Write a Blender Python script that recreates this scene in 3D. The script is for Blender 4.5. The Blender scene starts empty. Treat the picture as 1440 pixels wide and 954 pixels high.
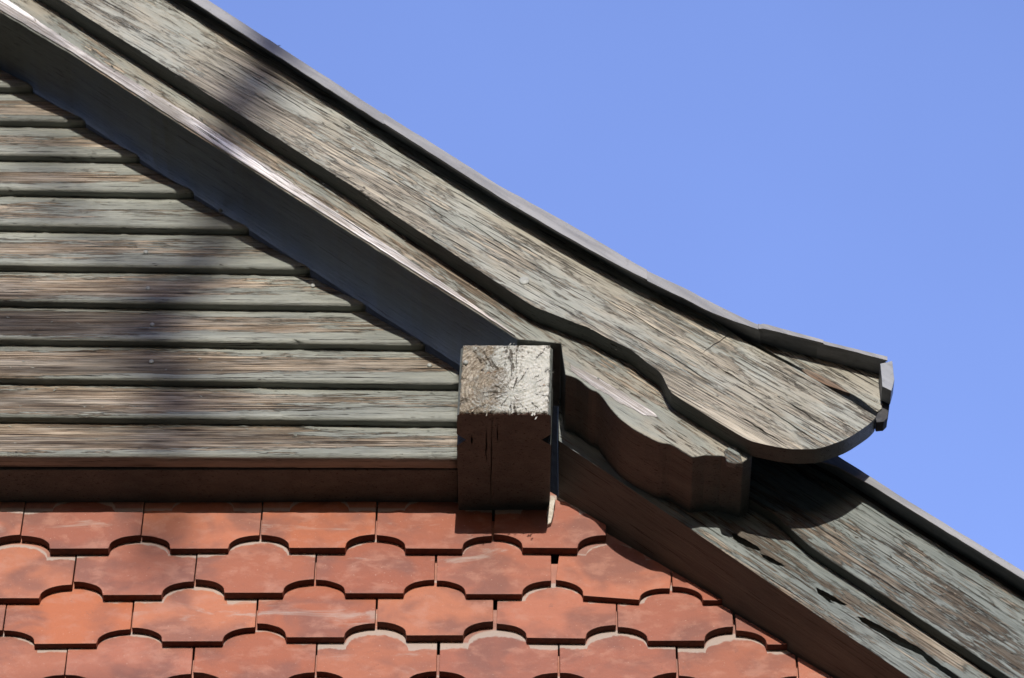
import bpy, bmesh, math, random
from mathutils import Vector, noise as mnoise
R = math.radians
random.seed(7)
sc = bpy.context.scene
COL = sc.collection

# ------------------------------------------------------------------ camera
ELEV = R(42.0); F = 5500.0; DIST = 6.0
TARGET = Vector((0, -0.2, 5.6))
fw = Vector((0, math.cos(ELEV), math.sin(ELEV))); up = Vector((0, -math.sin(ELEV), math.cos(ELEV)))
CAM = TARGET - fw * DIST
cd = bpy.data.cameras.new("camera"); cam = bpy.data.objects.new("camera", cd); COL.objects.link(cam)
cam.location = CAM; cam.rotation_euler = (R(90) + ELEV, 0, 0)
cd.sensor_width = 36; cd.lens = 36 * F / 1440.0; cd.clip_end = 3000; cd.clip_start = 0.1
cd.dof.use_dof = True; cd.dof.focus_distance = 5.98; cd.dof.aperture_fstop = 6.3
sc.camera = cam

# ------------------------------------------------------------------ light
SUN_EL = 14.0; SUN_AZ = 1.5          # azimuth measured from the front of the gable towards +x
w = bpy.data.worlds.new("World"); sc.world = w; w.use_nodes = True
nt = w.node_tree; bg = nt.nodes['Background']
sky = nt.nodes.new('ShaderNodeTexSky'); sky.sky_type = 'NISHITA'; sky.sun_disc = False
sky.sun_elevation = R(SUN_EL); sky.sun_rotation = R(180 - SUN_AZ)
sky.air_density = 1.0; sky.dust_density = 0.3; sky.ozone_density = 1.0
tint = nt.nodes.new('ShaderNodeMix'); tint.data_type = 'RGBA'; tint.blend_type = 'MULTIPLY'; tint.inputs[0].default_value = 1.0
tint.inputs[7].default_value = (1.19, 1.14, 1.68, 1)      # the clear violet-blue of this sky, the same all over
hz = nt.nodes.new('ShaderNodeTexNoise'); hz.inputs['Scale'].default_value = 2.4; hz.inputs['Detail'].default_value = 5; hz.inputs['Roughness'].default_value = 0.5
tcw = nt.nodes.new('ShaderNodeTexCoord'); nt.links.new(tcw.outputs['Generated'], hz.inputs['Vector'])
mr = nt.nodes.new('ShaderNodeMapRange'); nt.links.new(hz.outputs[0], mr.inputs[0]); mr.inputs[1].default_value = 0.35; mr.inputs[2].default_value = 0.65; mr.inputs[3].default_value = 0.93; mr.inputs[4].default_value = 1.10
sc_ = nt.nodes.new('ShaderNodeVectorMath'); sc_.operation = 'SCALE'; nt.links.new(tint.outputs[2], sc_.inputs[0]); nt.links.new(mr.outputs[0], sc_.inputs['Scale'])
nt.links.new(sky.outputs[0], tint.inputs[6]); nt.links.new(sc_.outputs[0], bg.inputs[0]); bg.inputs[1].default_value = 0.15
sd = bpy.data.lights.new("sun", 'SUN'); sun = bpy.data.objects.new("sun", sd); COL.objects.link(sun)
sd.energy = 4.2; sd.angle = R(0.5); sd.color = (1.0, 0.93, 0.83)
S = Vector((math.sin(R(SUN_AZ)) * math.cos(R(SUN_EL)), -math.cos(R(SUN_AZ)) * math.cos(R(SUN_EL)), math.sin(R(SUN_EL))))
sun.rotation_euler = S.to_track_quat('Z', 'Y').to_euler(); sun.location = (0, -8, 10)
vs = sc.view_settings; vs.view_transform = 'Standard'; vs.look = 'None'; vs.exposure = 0.55; vs.gamma = 1.0

# ------------------------------------------------------------------ helpers
def at(px, py, y):
    """world (x, z) where the sight line through a photograph pixel meets the vertical plane at depth y"""
    d = fw * F + Vector((px - 720, 0, 0)) + up * (477 - py)
    t = (y - CAM.y) / d.y
    p = CAM + d * t
    return (p.x, p.z)
def pl(pts, y): return [at(px, py, y) for px, py in pts]
def rough(pts, step=0.012, amp=0.0006, seed=0.0, closed=False):
    """adds points along a polyline and wears it a little"""
    out = []
    n = len(pts)
    for i in range(n - (0 if closed else 1)):
        a = Vector((*pts[i], 0)); b = Vector((*pts[(i + 1) % n], 0))
        L = (b - a).length; k = max(1, int(L / step)); nn = Vector((-(b - a).y, (b - a).x, 0)).normalized() if L > 0 else Vector((0, 0, 0))
        for j in range(k):
            p = a.lerp(b, j / k)
            q = mnoise.noise(Vector((p.x * 45, p.y * 45, seed))) + 0.6 * mnoise.noise(Vector((p.x * 160, p.y * 160, seed + 5)))
            if j or i: p = p + nn * amp * q
            out.append((p.x, p.y))
    if not closed: out.append(tuple(pts[-1]))
    return out
def smooth(pts, k=6):
    """Catmull-Rom through the points"""
    P = [pts[0]] + list(pts) + [pts[-1]]; out = []
    for i in range(1, len(P) - 2):
        for j in range(k):
            t = j / k
            out.append(tuple(0.5 * (2 * P[i][c] + (P[i + 1][c] - P[i - 1][c]) * t + (2 * P[i - 1][c] - 5 * P[i][c] + 4 * P[i + 1][c] - P[i + 2][c]) * t * t + (3 * P[i][c] - P[i - 1][c] - 3 * P[i + 1][c] + P[i + 2][c]) * t ** 3) for c in (0, 1)))
    return out + [pts[-1]]
def link(name, me, mat, parent=None, label=None, cat=None, group=None, kind=None, origin=None, bevel=0, side=None):
    o = bpy.data.objects.new(name, me); COL.objects.link(o)
    if origin is not None:
        for v in me.vertices: v.co -= Vector(origin)
        o.location = origin
    if mat and not me.materials: me.materials.append(mat)
    if side:                      # unweathered side faces keep intact paint, darkened with shade put into its colour
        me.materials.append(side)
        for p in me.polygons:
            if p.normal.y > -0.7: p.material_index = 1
    if parent is not None:
        o.parent = parent; o.location = o.location - parent.location
    tag(o, label, cat, group, kind)
    if bevel:
        m = o.modifiers.new('edge', 'BEVEL'); m.width = bevel; m.segments = 2; m.limit_method = 'ANGLE'; m.angle_limit = R(40)
    return o
def tag(o, label=None, cat=None, group=None, kind=None):
    for k, v in (('label', label), ('category', cat), ('group', group), ('kind', kind)):
        if v: o[k] = v
def thing(name, loc, label, cat, group=None, kind='thing'):
    o = bpy.data.objects.new(name, None); COL.objects.link(o); o.location = loc; o.empty_display_size = 0.05
    tag(o, label, cat, group, kind); return o
def prism(pts, y0, y1, back=None):
    """closed solid: outline (x,z) at depth y0, the same (or another) outline at depth y1"""
    back = back or pts
    me = bpy.data.meshes.new('m'); n = len(pts)
    vv = [(x, y0, z) for x, z in pts] + [(x, y1, z) for x, z in back]
    ff = [list(range(n)), list(range(2 * n - 1, n - 1, -1))]
    for i in range(n):
        j = (i + 1) % n; ff.append([j, i, i + n, j + n])
    me.from_pydata(vv, [], ff); me.update()
    bm = bmesh.new(); bm.from_mesh(me); bmesh.ops.recalc_face_normals(bm, faces=bm.faces); bm.to_mesh(me); bm.free()
    return me
def plan_prism(pts, z0, z1):
    me = bpy.data.meshes.new('m'); n = len(pts)
    vv = [(x, y, z0) for x, y in pts] + [(x, y, z1) for x, y in pts]
    ff = [list(range(n)), list(range(2 * n - 1, n - 1, -1))] + [[(i + 1) % n, i, i + n, (i + 1) % n + n] for i in range(n)]
    me.from_pydata(vv, [], ff)
    bm = bmesh.new(); bm.from_mesh(me); bmesh.ops.recalc_face_normals(bm, faces=bm.faces); bm.to_mesh(me); bm.free()
    return me
def clip(poly, a, b, keep_left=True):
    """keeps the part of a polygon on one side of the line a-b"""
    def s(p):
        v = (b[0] - a[0]) * (p[1] - a[1]) - (b[1] - a[1]) * (p[0] - a[0])
        return v if keep_left else -v
    out = []
    for i in range(len(poly)):
        p, q = poly[i], poly[(i + 1) % len(poly)]; sp, sq = s(p), s(q)
        if sp >= 0: out.append(p)
        if (sp >= 0) != (sq >= 0):
            t = sp / (sp - sq); out.append((p[0] + (q[0] - p[0]) * t, p[1] + (q[1] - p[1]) * t))
    return out
def lerp_y(poly, x):
    for (x0, y0), (x1, y1) in zip(poly, poly[1:]):
        if x <= x1 or (x1, y1) == poly[-1]: return y0 + (y1 - y0) * (x - x0) / (x1 - x0)
def cut(o, cutters):
    """carves holes with boolean cutters and bakes the result"""
    for me in cutters:
        c = bpy.data.objects.new('cutter', me); COL.objects.link(c)
        m = o.modifiers.new('cut', 'BOOLEAN'); m.operation = 'DIFFERENCE'; m.solver = 'EXACT'; m.object = c
        m.name = 'cut'
        bpy.context.view_layer.update()
        dg = bpy.context.evaluated_depsgraph_get()
        new = bpy.data.meshes.new_from_object(o.evaluated_get(dg))
        o.modifiers.clear(); o.data = new
        bpy.data.objects.remove(c)

# ------------------------------------------------------------------ materials
class N:
    def __init__(s, name):
        s.m = bpy.data.materials.new(name); s.m.use_nodes = True; s.t = s.m.node_tree
        s.b = s.t.nodes['Principled BSDF']
        s.b.inputs['Specular IOR Level'].default_value = 0.3
    def n(s, typ, **kw):
        x = s.t.nodes.new(typ)
        for k, v in kw.items(): setattr(x, k, v)
        return x
    def put(s, sock, v):
        if hasattr(v, 'is_linked') or isinstance(v, bpy.types.NodeSocket): s.t.links.new(v, sock)
        elif isinstance(v, (tuple, list)) and len(v) == 3 and sock.type == 'RGBA': sock.default_value = (*v, 1)
        else: sock.default_value = v
    def math(s, op, a, b=0.0, c=None, clamp=False):
        x = s.n('ShaderNodeMath', operation=op, use_clamp=clamp); s.put(x.inputs[0], a); s.put(x.inputs[1], b)
        if c is not None: s.put(x.inputs[2], c)
        return x.outputs[0]
    def scale(s, vec, sx, sy, sz, off=(0, 0, 0)):
        x = s.n('ShaderNodeMapping'); s.put(x.inputs[0], vec); x.inputs['Scale'].default_value = (sx, sy, sz); x.inputs['Location'].default_value = off
        return x.outputs[0]
    def noise(s, vec, sc, detail=4, rough=0.6, dist=0.0, off=(0, 0, 0)):
        x = s.n('ShaderNodeTexNoise'); s.put(x.inputs['Vector'], s.scale(vec, *sc, off)); x.inputs['Scale'].default_value = 1
        x.inputs['Detail'].default_value = detail; x.inputs['Roughness'].default_value = rough; x.inputs['Distortion'].default_value = dist
        return x.outputs[0]
    def step(s, v, lo, hi, a=0.0, b=1.0):
        x = s.n('ShaderNodeMapRange', interpolation_type='SMOOTHSTEP'); s.put(x.inputs[0], v)
        x.inputs[1].default_value = lo; x.inputs[2].default_value = hi; x.inputs[3].default_value = a; x.inputs[4].default_value = b
        return x.outputs[0]
    def ramp(s, v, stops):
        x = s.n('ShaderNodeValToRGB'); s.put(x.inputs[0], v); e = x.color_ramp.elements
        while len(e) < len(stops): e.new(0.5)
        for q, (p, c) in zip(e, stops): q.position = p; q.color = (*c, 1)
        return x.outputs[0]
    def mix(s, f, a, b, mode='MIX'):
        x = s.n('ShaderNodeMix', data_type='RGBA', blend_type=mode); s.put(x.inputs[0], f); s.put(x.inputs[6], a); s.put(x.inputs[7], b)
        return x.outputs[2]
    def base(s, col, f=0.80):
        s.put(s.b.inputs['Base Color'], s.mix(1.0, col, (f, f, f), 'MULTIPLY'))
    def bump(s, h, dist, strength=1.0):
        x = s.n('ShaderNodeBump'); s.put(x.inputs['Height'], h); x.inputs['Distance'].default_value = dist; x.inputs['Strength'].default_value = strength
        s.t.links.new(x.outputs[0], s.b.inputs['Normal'])

def coords(k, angle):
    tc = k.n('ShaderNodeTexCoord'); oi = k.n('ShaderNodeObjectInfo')
    r = k.n('ShaderNodeVectorRotate', rotation_type='Y_AXIS'); k.put(r.inputs['Vector'], tc.outputs['Object']); r.inputs['Angle'].default_value = angle
    o = k.n('ShaderNodeVectorMath', operation='ADD'); k.put(o.inputs[0], r.outputs[0])
    q = k.n('ShaderNodeVectorMath', operation='SCALE'); q.inputs[0].default_value = (7.3, 3.1, 5.7); k.put(q.inputs['Scale'], oi.outputs['Random'])
    k.put(o.inputs[1], q.outputs[0])
    return r.outputs[0], o.outputs[0], tc, oi

PAINT_A, PAINT_B = (0.285, 0.30, 0.265), (0.205, 0.22, 0.198)
def wood(name, angle=0.0, wear=0.0, bare=((0.050, 0.036, 0.028), (0.19, 0.14, 0.095), (0.44, 0.37, 0.28)), centre=0.0, streak=1.0, pa=PAINT_A, pb=PAINT_B, warm=None, patch=(6, 40, 40)):
    """old grey-green paint worn through to bare weathered wood along the grain"""
    k = N(name); raw, v, tc, oi = coords(k, angle)
    fib = k.noise(v, (4.0, 330, 330), 6, 0.72, 0.12)
    fine = k.noise(v, (9, 700, 700), 3, 0.6)
    crk = k.noise(v, (5.5, 320, 320), 3, 0.72, 0.2, (3, 1, 2))
    big = k.noise(v, (patch[0] * 0.45, patch[1] * 0.3, patch[2] * 0.3), 3, 0.55, 0.5, (9, 4, 1))
    mid = k.noise(v, patch, 5, 0.70, 0.3, (1, 8, 3))
    sm = k.noise(v, (18, 260, 260), 6, 0.78, 0.25, (2, 2, 7))
    f = k.math('ADD', k.math('MULTIPLY', big, 0.7), k.math('MULTIPLY', mid, 0.7))
    f = k.math('ADD', f, k.math('MULTIPLY', sm, 0.75))
    f = k.math('ADD', f, k.math('MULTIPLY', fib, 0.50))
    f = k.math('ADD', f, wear - 1.325)
    if centre:
        sx = k.n('ShaderNodeSeparateXYZ'); k.put(sx.inputs[0], raw)
        zz = k.math('DIVIDE', sx.outputs[2], 0.030)
        c = k.math('SUBTRACT', 1.0, k.math('MULTIPLY', zz, zz), clamp=False)
        c = k.math('MAXIMUM', c, -1.2)
        f = k.math('ADD', f, k.math('MULTIPLY', c, centre))
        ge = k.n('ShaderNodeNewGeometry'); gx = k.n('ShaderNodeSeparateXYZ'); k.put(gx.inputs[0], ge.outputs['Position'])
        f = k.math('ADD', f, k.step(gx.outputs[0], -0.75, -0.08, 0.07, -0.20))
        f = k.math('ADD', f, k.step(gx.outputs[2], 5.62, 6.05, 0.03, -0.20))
    off = k.step(f, 0.0, 0.03)
    bc = k.ramp(fib, [(0.41, bare[0]), (0.50, bare[1]), (0.60, bare[2])])
    bl = k.noise(v, (9, 70, 70), 4, 0.6, 0.2, (5, 5, 5))
    bc = k.mix(k.step(bl, 0.40, 0.66), bc, k.mix(0.6, bc, (0.36, 0.33, 0.28)))
    tone = k.math('ADD', k.step(k.noise(v, (3.2, 16, 16), 4, 0.6, 0.6, (11, 3, 8)), 0.36, 0.64, 0.50, 1.15), k.math('MULTIPLY', k.math('SUBTRACT', oi.outputs['Random'], 0.5), 0.3))
    tv_ = k.n('ShaderNodeCombineXYZ'); [k.put(tv_.inputs[q_], tone) for q_ in range(3)]
    bc = k.mix(1.0, bc, tv_.outputs[0], 'MULTIPLY')
    pc = k.mix(k.step(k.noise(v, (7, 45, 45), 5, 0.6), 0.38, 0.64), pb, pa)
    pc = k.mix(k.step(k.noise(v, (60, 300, 300), 4, 0.7), 0.56, 0.74, 0, 0.5), pc, (0.10, 0.105, 0.095))
    if warm: pc = k.mix(k.step(k.noise(v, (5, 22, 22), 4, 0.6, 0.4, (4, 4, 4)), 0.45, 0.62), pc, k.mix(0.5, pc, warm))
    col = k.mix(off, pc, bc)
    cm = k.step(crk, 0.645 - 0.030 * streak, 0.675 - 0.030 * streak)
    cm2 = k.math('MULTIPLY', k.step(fine, 0.53, 0.61), k.math('ADD', k.math('MULTIPLY', off, 0.35), 0.24 * streak))
    edge = k.math('MULTIPLY', k.step(f, -0.05, -0.005), k.step(f, 0.05, 0.01))
    dk = k.math('MAXIMUM', cm, k.math('MAXIMUM', k.math('MULTIPLY', cm2, 0.75), k.math('MULTIPLY', edge, k.step(mid, 0.42, 0.62, 0.0, 0.7))))
    col = k.mix(dk, col, (0.035, 0.028, 0.022))
    k.base(col)
    k.put(k.b.inputs['Roughness'], k.step(off, 0, 1, 0.55, 0.85))
    h = k.math('SUBTRACT', k.math('MULTIPLY', fib, 0.9), k.math('MULTIPLY', off, 0.8))
    h = k.math('SUBTRACT', h, k.math('MULTIPLY', cm, 1.3)); h = k.math('SUBTRACT', h, k.math('MULTIPLY', cm2, 0.5))
    h = k.math('ADD', h, k.math('MULTIPLY', sm, 0.5))
    k.bump(h, 0.0019)
    return k.m

SL = math.atan(0.835)       # slope of the gable in the facade plane
M = {}
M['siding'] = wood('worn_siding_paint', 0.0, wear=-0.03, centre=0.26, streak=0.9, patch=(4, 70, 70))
M['barge'] = wood('weathered_barge_paint', -R(38), wear=0.0, streak=1.25, pa=(0.345, 0.355, 0.32), pb=(0.285, 0.30, 0.27), bare=((0.15, 0.135, 0.115), (0.29, 0.27, 0.225), (0.41, 0.37, 0.295)), warm=(0.33, 0.29, 0.22), patch=(7, 40, 40))
M['rafter'] = wood('flaking_rafter_paint', -R(41), wear=-0.05, streak=0.8, warm=(0.32, 0.27, 0.20), patch=(6, 36, 36))
M['lower'] = wood('grey_rotten_paint', -R(41), wear=-0.03, streak=1.5, bare=((0.07, 0.055, 0.045), (0.17, 0.13, 0.095), (0.22, 0.20, 0.17)), pa=(0.20, 0.225, 0.215), pb=(0.145, 0.17, 0.165), patch=(8, 50, 50))
M['sound_shade'] = wood('sound_paint_baked_shade', -R(41), wear=-0.40, streak=0.9, pa=(0.128, 0.142, 0.132), pb=(0.100, 0.112, 0.104))  # intact paint, its colour darkened to carry the shade of the undersides
M['strip'] = wood('bleached_bare_wood', -R(41), wear=0.75, streak=0.3, bare=((0.42, 0.38, 0.37), (0.78, 0.76, 0.76), (0.96, 0.94, 0.95)))

def endgrain():
    k = N('flaking_end_grain'); raw, v, tc, oi = coords(k, 0)
    a = k.noise(v, (28, 28, 28), 6, 0.7, 1.2); b = k.noise(v, (110, 110, 110), 6, 0.75, 1.5, 0 and () or (2, 3, 4)); c = k.noise(v, (420, 420, 420), 3, 0.6)
    sx = k.n('ShaderNodeSeparateXYZ'); k.put(sx.inputs[0], raw)
    g = k.math('ADD', k.math('ADD', k.math('MULTIPLY', a, 0.8), k.math('MULTIPLY', b, 0.6)), k.step(sx.outputs[0], -0.07, 0.05, -0.10, 0.24))
    off = k.step(g, 0.86, 0.66)
    pc = k.mix(k.step(a, 0.4, 0.7), (0.42, 0.42, 0.39), (0.30, 0.31, 0.285))
    bc = k.ramp(b, [(0.3, (0.07, 0.055, 0.04)), (0.5, (0.24, 0.21, 0.165)), (0.7, (0.42, 0.40, 0.35))])
    col = k.mix(off, pc, bc)
    px_ = k.math('ADD', sx.outputs[0], -0.012); pz_ = k.math('ADD', sx.outputs[2], 0.022)
    r_ = k.math('SQRT', k.math('ADD', k.math('MULTIPLY', px_, px_), k.math('MULTIPLY', pz_, pz_)))
    th = k.math('ARCTAN2', px_, pz_)
    ring = k.math('SINE', k.math('ADD', k.math('MULTIPLY', r_, 1150.0), k.math('MULTIPLY', a, 16.0)))
    col = k.mix(k.math('MULTIPLY', k.step(ring, 0.0, 0.9, 0, 0.5), off), col, (0.09, 0.07, 0.05))
    cv = k.n('ShaderNodeCombineXYZ'); k.put(cv.inputs[0], k.math('MULTIPLY', th, 7.0)); k.put(cv.inputs[1], k.math('MULTIPLY', r_, 22.0)); k.put(cv.inputs[2], k.math('MULTIPLY', a, 1.5))
    ck = k.step(k.noise(cv.outputs[0], (1, 1, 1), 4, 0.72, 0.3), 0.57, 0.63)
    col = k.mix(k.math('MULTIPLY', ck, 0.85), col, (0.05, 0.04, 0.03))
    col = k.mix(k.step(k.noise(v, (16, 16, 40), 4, 0.7, 0.5, (7, 7, 7)), 0.62, 0.7, 0, 0.8), col, (0.26, 0.13, 0.06))
    k.base(col, 1.05); k.b.inputs['Specular IOR Level'].default_value = 0.08; k.b.inputs['Roughness'].default_value = 1.0
    h = k.math('SUBTRACT', k.math('ADD', k.math('MULTIPLY', b, 1.4), k.math('MULTIPLY', c, 0.4)), k.math('ADD', k.math('MULTIPLY', off, 0.6), ck))
    k.bump(h, 0.0020); return k.m
M['end'] = endgrain()

def metal(name, c0, c1, ang=-R(41), rough_=0.5):
    k = N(name); raw, v, tc, oi = coords(k, ang)
    a = k.noise(v, (5, 60, 60), 5, 0.6, 0.3); b = k.noise(v, (90, 90, 90), 4, 0.7)
    col = k.mix(k.step(a, 0.35, 0.65), c0, c1); col = k.mix(k.step(b, 0.55, 0.75, 0, 0.4), col, (0.10, 0.10, 0.10))
    k.base(col); k.b.inputs['Metallic'].default_value = 0.0; k.b.inputs['Roughness'].default_value = rough_
    k.bump(k.math('ADD', a, k.math('MULTIPLY', b, 0.3)), 0.0008); return k.m
M['zinc'] = metal('weathered_zinc', (0.26, 0.265, 0.28), (0.17, 0.175, 0.19))
M['zinc2'] = metal('pale_zinc_end', (0.27, 0.285, 0.31), (0.20, 0.215, 0.24))
M['felt'] = metal('bitumen_felt', (0.03, 0.032, 0.036), (0.05, 0.05, 0.055), rough_=0.8)

def tile_mat():
    k = N('fired_clay'); tc = k.n('ShaderNodeTexCoord'); oi = k.n('ShaderNodeObjectInfo'); ge = k.n('ShaderNodeNewGeometry')
    raw = tc.outputs['Object']; W = ge.outputs['Position']; rnd = oi.outputs['Random']
    base = k.ramp(rnd, [(0.0, (0.43, 0.140, 0.065)), (0.2, (0.30, 0.100, 0.060)), (0.4, (0.48, 0.185, 0.100)), (0.6, (0.27, 0.095, 0.065)), (0.8, (0.40, 0.150, 0.095)), (1.0, (0.46, 0.155, 0.075))])
    soft = k.noise(W, (11, 11, 14), 3, 0.5, 0.4)
    col = k.mix(k.step(soft, 0.42, 0.66, 0, 0.75), base, (0.19, 0.085, 0.068))
    col = k.mix(k.step(k.noise(W, (26, 26, 38), 5, 0.62, 0.3, (4, 4, 4)), 0.48, 0.70, 0, 0.5), col, (0.44, 0.22, 0.16))
    gr = k.noise(W, (60, 60, 70), 5, 0.7, 0.2, (1, 2, 3))
    col = k.mix(k.step(gr, 0.60, 0.78, 0, 0.55), col, (0.17, 0.09, 0.075))
    sx = k.n('ShaderNodeSeparateXYZ'); k.put(sx.inputs[0], raw); x, z = sx.outputs[0], sx.outputs[2]
    # pale band where the tile above used to cover this one (lime), a few mm wide and uneven
    xx = k.math('DIVIDE', x, 0.048); arch = k.math('SQRT', k.math('MAXIMUM', k.math('SUBTRACT', 1.0, k.math('MULTIPLY', xx, xx)), 0.0))
    lim = k.math('ADD', k.math('MULTIPLY', arch, 0.029), 0.0850)
    d = k.math('SUBTRACT', z, lim)
    nz = k.math('MULTIPLY', k.math('SUBTRACT', k.noise(W, (30, 30, 30), 4, 0.6), 0.5), 0.022)
    wv = k.math('MULTIPLY', k.math('SUBTRACT', k.math('FRACT', k.math('MULTIPLY', rnd, 7.31)), 0.45), 0.013)
    lime = k.math('MULTIPLY', k.step(k.math('ADD', k.math('ADD', d, nz), wv), -0.0015, 0.0022, 0, 0.8), k.step(d, 0.004, 0.009, 1, 0.15))
    col = k.mix(lime, col, (0.40, 0.35, 0.31))
    # lime bloom on some tiles
    bloom = k.math('MULTIPLY', k.step(k.noise(W, (7, 7, 24), 5, 0.65, 0.9, (8, 1, 5)), 0.57, 0.72, 0, 0.5), k.step(k.math('FRACT', k.math('MULTIPLY', rnd, 13.7)), 0.55, 0.6))
    col = k.mix(bloom, col, (0.42, 0.38, 0.34))
    spk = k.noise(W, (330, 330, 330), 2, 0.5)
    col = k.mix(k.step(spk, 0.70, 0.76, 0, 0.5), col, (0.55, 0.42, 0.35)); col = k.mix(k.step(spk, 0.30, 0.25, 0, 0.5), col, (0.12, 0.06, 0.05))
    # joint faces of the clay body (edges) stay deep red
    nx = k.n('ShaderNodeSeparateXYZ'); k.put(nx.inputs[0], ge.outputs['True Normal'])
    k.base(col, 0.72); k.b.inputs['Roughness'].default_value = 0.62
    h = k.math('ADD', k.math('MULTIPLY', k.noise(W, (140, 140, 140), 4, 0.6), 0.7), k.math('MULTIPLY', soft, 3.0))
    k.bump(h, 0.0012); return k.m
M['tile'] = tile_mat()
M['clay_edge'] = None
def plain(name, c0, c1, s=3.0, rough_=0.9, b=0.004):
    k = N(name); tc = k.n('ShaderNodeTexCoord'); v = tc.outputs['Object']
    a = k.noise(v, (s, s, s), 8, 0.65); k.put(k.b.inputs['Base Color'], k.mix(k.step(a, 0.35, 0.65), c0, c1)); k.b.inputs['Roughness'].default_value = rough_
    k.bump(a, b); return k.m
M['render'] = plain('rough_plaster', (0.30, 0.28, 0.25), (0.24, 0.22, 0.20), 8)
M['dark'] = plain('old_dark_boarding', (0.055, 0.05, 0.045), (0.035, 0.03, 0.028), 30)
M['ground'] = plain('gravel_and_grass', (0.07, 0.065, 0.05), (0.035, 0.05, 0.02), 2.5)
M['bark'] = plain('grey_bark', (0.11, 0.09, 0.075), (0.06, 0.05, 0.04), 14)
M['clay_edge'] = plain('clay_edge_baked_shade', (0.11, 0.035, 0.02), (0.06, 0.022, 0.015), 60)  # darker clay: shade under the tile edges put into the colour
M['nail'] = plain('painted_nail_head', (0.26, 0.27, 0.25), (0.20, 0.21, 0.20), 300, 0.5, 0.0003)
M['mortar'] = plain('lime_mortar', (0.44, 0.41, 0.36), (0.30, 0.27, 0.23), 120, 0.95, 0.002)
M['raw'] = wood('fresh_broken_wood', -R(38), wear=0.8, streak=0.6, bare=((0.10, 0.06, 0.04), (0.22, 0.135, 0.085), (0.30, 0.20, 0.14)))

# ------------------------------------------------------------------ depths (metres in front of the tile-hung wall)
Y_BLOCK, Y_RAF, Y_BARGE, Y_CAP = -0.215, -0.222, -0.256, -0.288
Y_LRAF, Y_LBARGE, Y_LCAP = -0.092, -0.114, -0.152
Y_SID = -0.093

# ------------------------------------------------------------------ ground, house walls behind
g = bpy.data.meshes.new('m'); g.from_pydata([(-400, -400, 0), (400, -400, 0), (400, 400, 0), (-400, 400, 0)], [], [(0, 1, 2, 3)])
link('ground', g, M['ground'], kind='structure')

# ------------------------------------------------------------------ upper rafter with its carved tail
line_front = [(-900, -545), (0, 17), (101, 77), (235, 164), (480, 320), (670, 440), (727, 477)]
tail = [(795, 527), (811, 532), (828, 546), (843, 554), (858, 574), (874, 591), (897, 607), (927, 622), (943, 625), (960, 635), (974, 643), (992, 640), (1015, 641), (1045, 650), (1058, 641)]
low = rough(pl(line_front, Y_RAF), 0.010, 0.0009, 3)
notch = pl([(789, 483), (791, 500), (795, 527)], Y_RAF)
tl = rough(pl(smooth(tail[:11], 3) + tail[11:], Y_RAF), 0.006, 0.0007, 9)
topl = pl([(1046, 600), (1020, 570), (700, 390), (480, 240), (0, -60), (-900, -620)], Y_RAF)
outline = low + notch[:2] + tl + topl
raf = thing('rafter', (at(727, 477, Y_RAF)[0], -0.15, at(727, 477, Y_RAF)[1]), 'sloping rafter with a bleached edge and carved wavy tail, passing over the square beam end', 'rafter')
link('timber', prism(outline, Y_RAF, -0.073), M['rafter'], raf, origin=(raf.location.x, -0.15, raf.location.z), bevel=0.0016, side=M['sound_shade'])
# bleached strip along the lower edge (bare edge of the timber, standing 2 mm proud)
up_edge = [(-900, -557), (10, 1), (117, 74), (268, 164), (480, 305), (560, 357), (640, 412), (716, 467)]
lo2 = [(x, y - 1) for x, y in [(725, 475), (670, 439), (480, 319), (235, 163), (101, 76), (0, 16), (-900, -546)]]
st = rough(pl(up_edge, Y_RAF), 0.008, 0.0013, 21) + rough(pl(lo2, Y_RAF), 0.010, 0.0006, 31)
link('edge_strip', prism(st, Y_RAF - 0.0030, Y_RAF + 0.001), M['strip'], raf, origin=(raf.location.x, -0.22, raf.location.z), bevel=0.0006, label='bleached bare strip along the lower edge')
st = rough(pl([(800, 512), (840, 531), (880, 556), (915, 577), (926, 588), (905, 584), (870, 566), (830, 541), (803, 522)], Y_RAF), 0.003, 0.0020, 33, True)
link('edge_strip', prism(st, Y_RAF - 0.0009, Y_RAF + 0.001), M['strip'], raf, origin=(raf.location.x, -0.22, raf.location.z), bevel=0.0005)
# broken knot at the tip of the tail
kn = rough(pl([(1017, 636), (1026, 629), (1034, 627), (1040, 638), (1046, 653), (1034, 654), (1022, 650)], Y_RAF), 0.004, 0.0014, 5, True)
link('knot', prism(kn, Y_RAF - 0.003, Y_RAF + 0.01), M['lower'], raf, origin=(raf.location.x, -0.22, raf.location.z), bevel=0.002)

# ------------------------------------------------------------------ upper bargeboard
b_low = [(-900, -610), (0, -53), (84, 0), (480, 252), (581, 320), (700, 398), (745, 428), (776, 441), (803, 452), (830, 462), (853, 475), (885, 491), (910, 510), (929, 525), (939, 544), (948, 555), (979, 575), (1020, 600), (1051, 618), (1075, 625), (1100, 630), (1125, 632), (1154, 630), (1188, 618), (1209, 606), (1225, 594), (1232, 586)]
b_seam = [(1232, 586), (1197, 564), (1167, 547), (1127, 523), (1105, 511), (1080, 498), (1045, 478), (1016, 458)]
b_top = [(960, 420), (821, 345), (701, 275), (600, 211), (480, 135), (268, -4), (-900, -738)]
ol = rough(pl(b_low[:5] + smooth(b_low[5:], 4), Y_BARGE), 0.008, 0.0005, 2) + rough(pl(b_seam, Y_BARGE), 0.008, 0.0006, 4)[1:] + pl(b_top, Y_BARGE)
bx, bz = at(1100, 560, Y_BARGE)
barge = thing('bargeboard', (bx, Y_BARGE, bz), 'wide upper bargeboard of worn grey-green paint with a rounded end against the sky', 'bargeboard')
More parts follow.
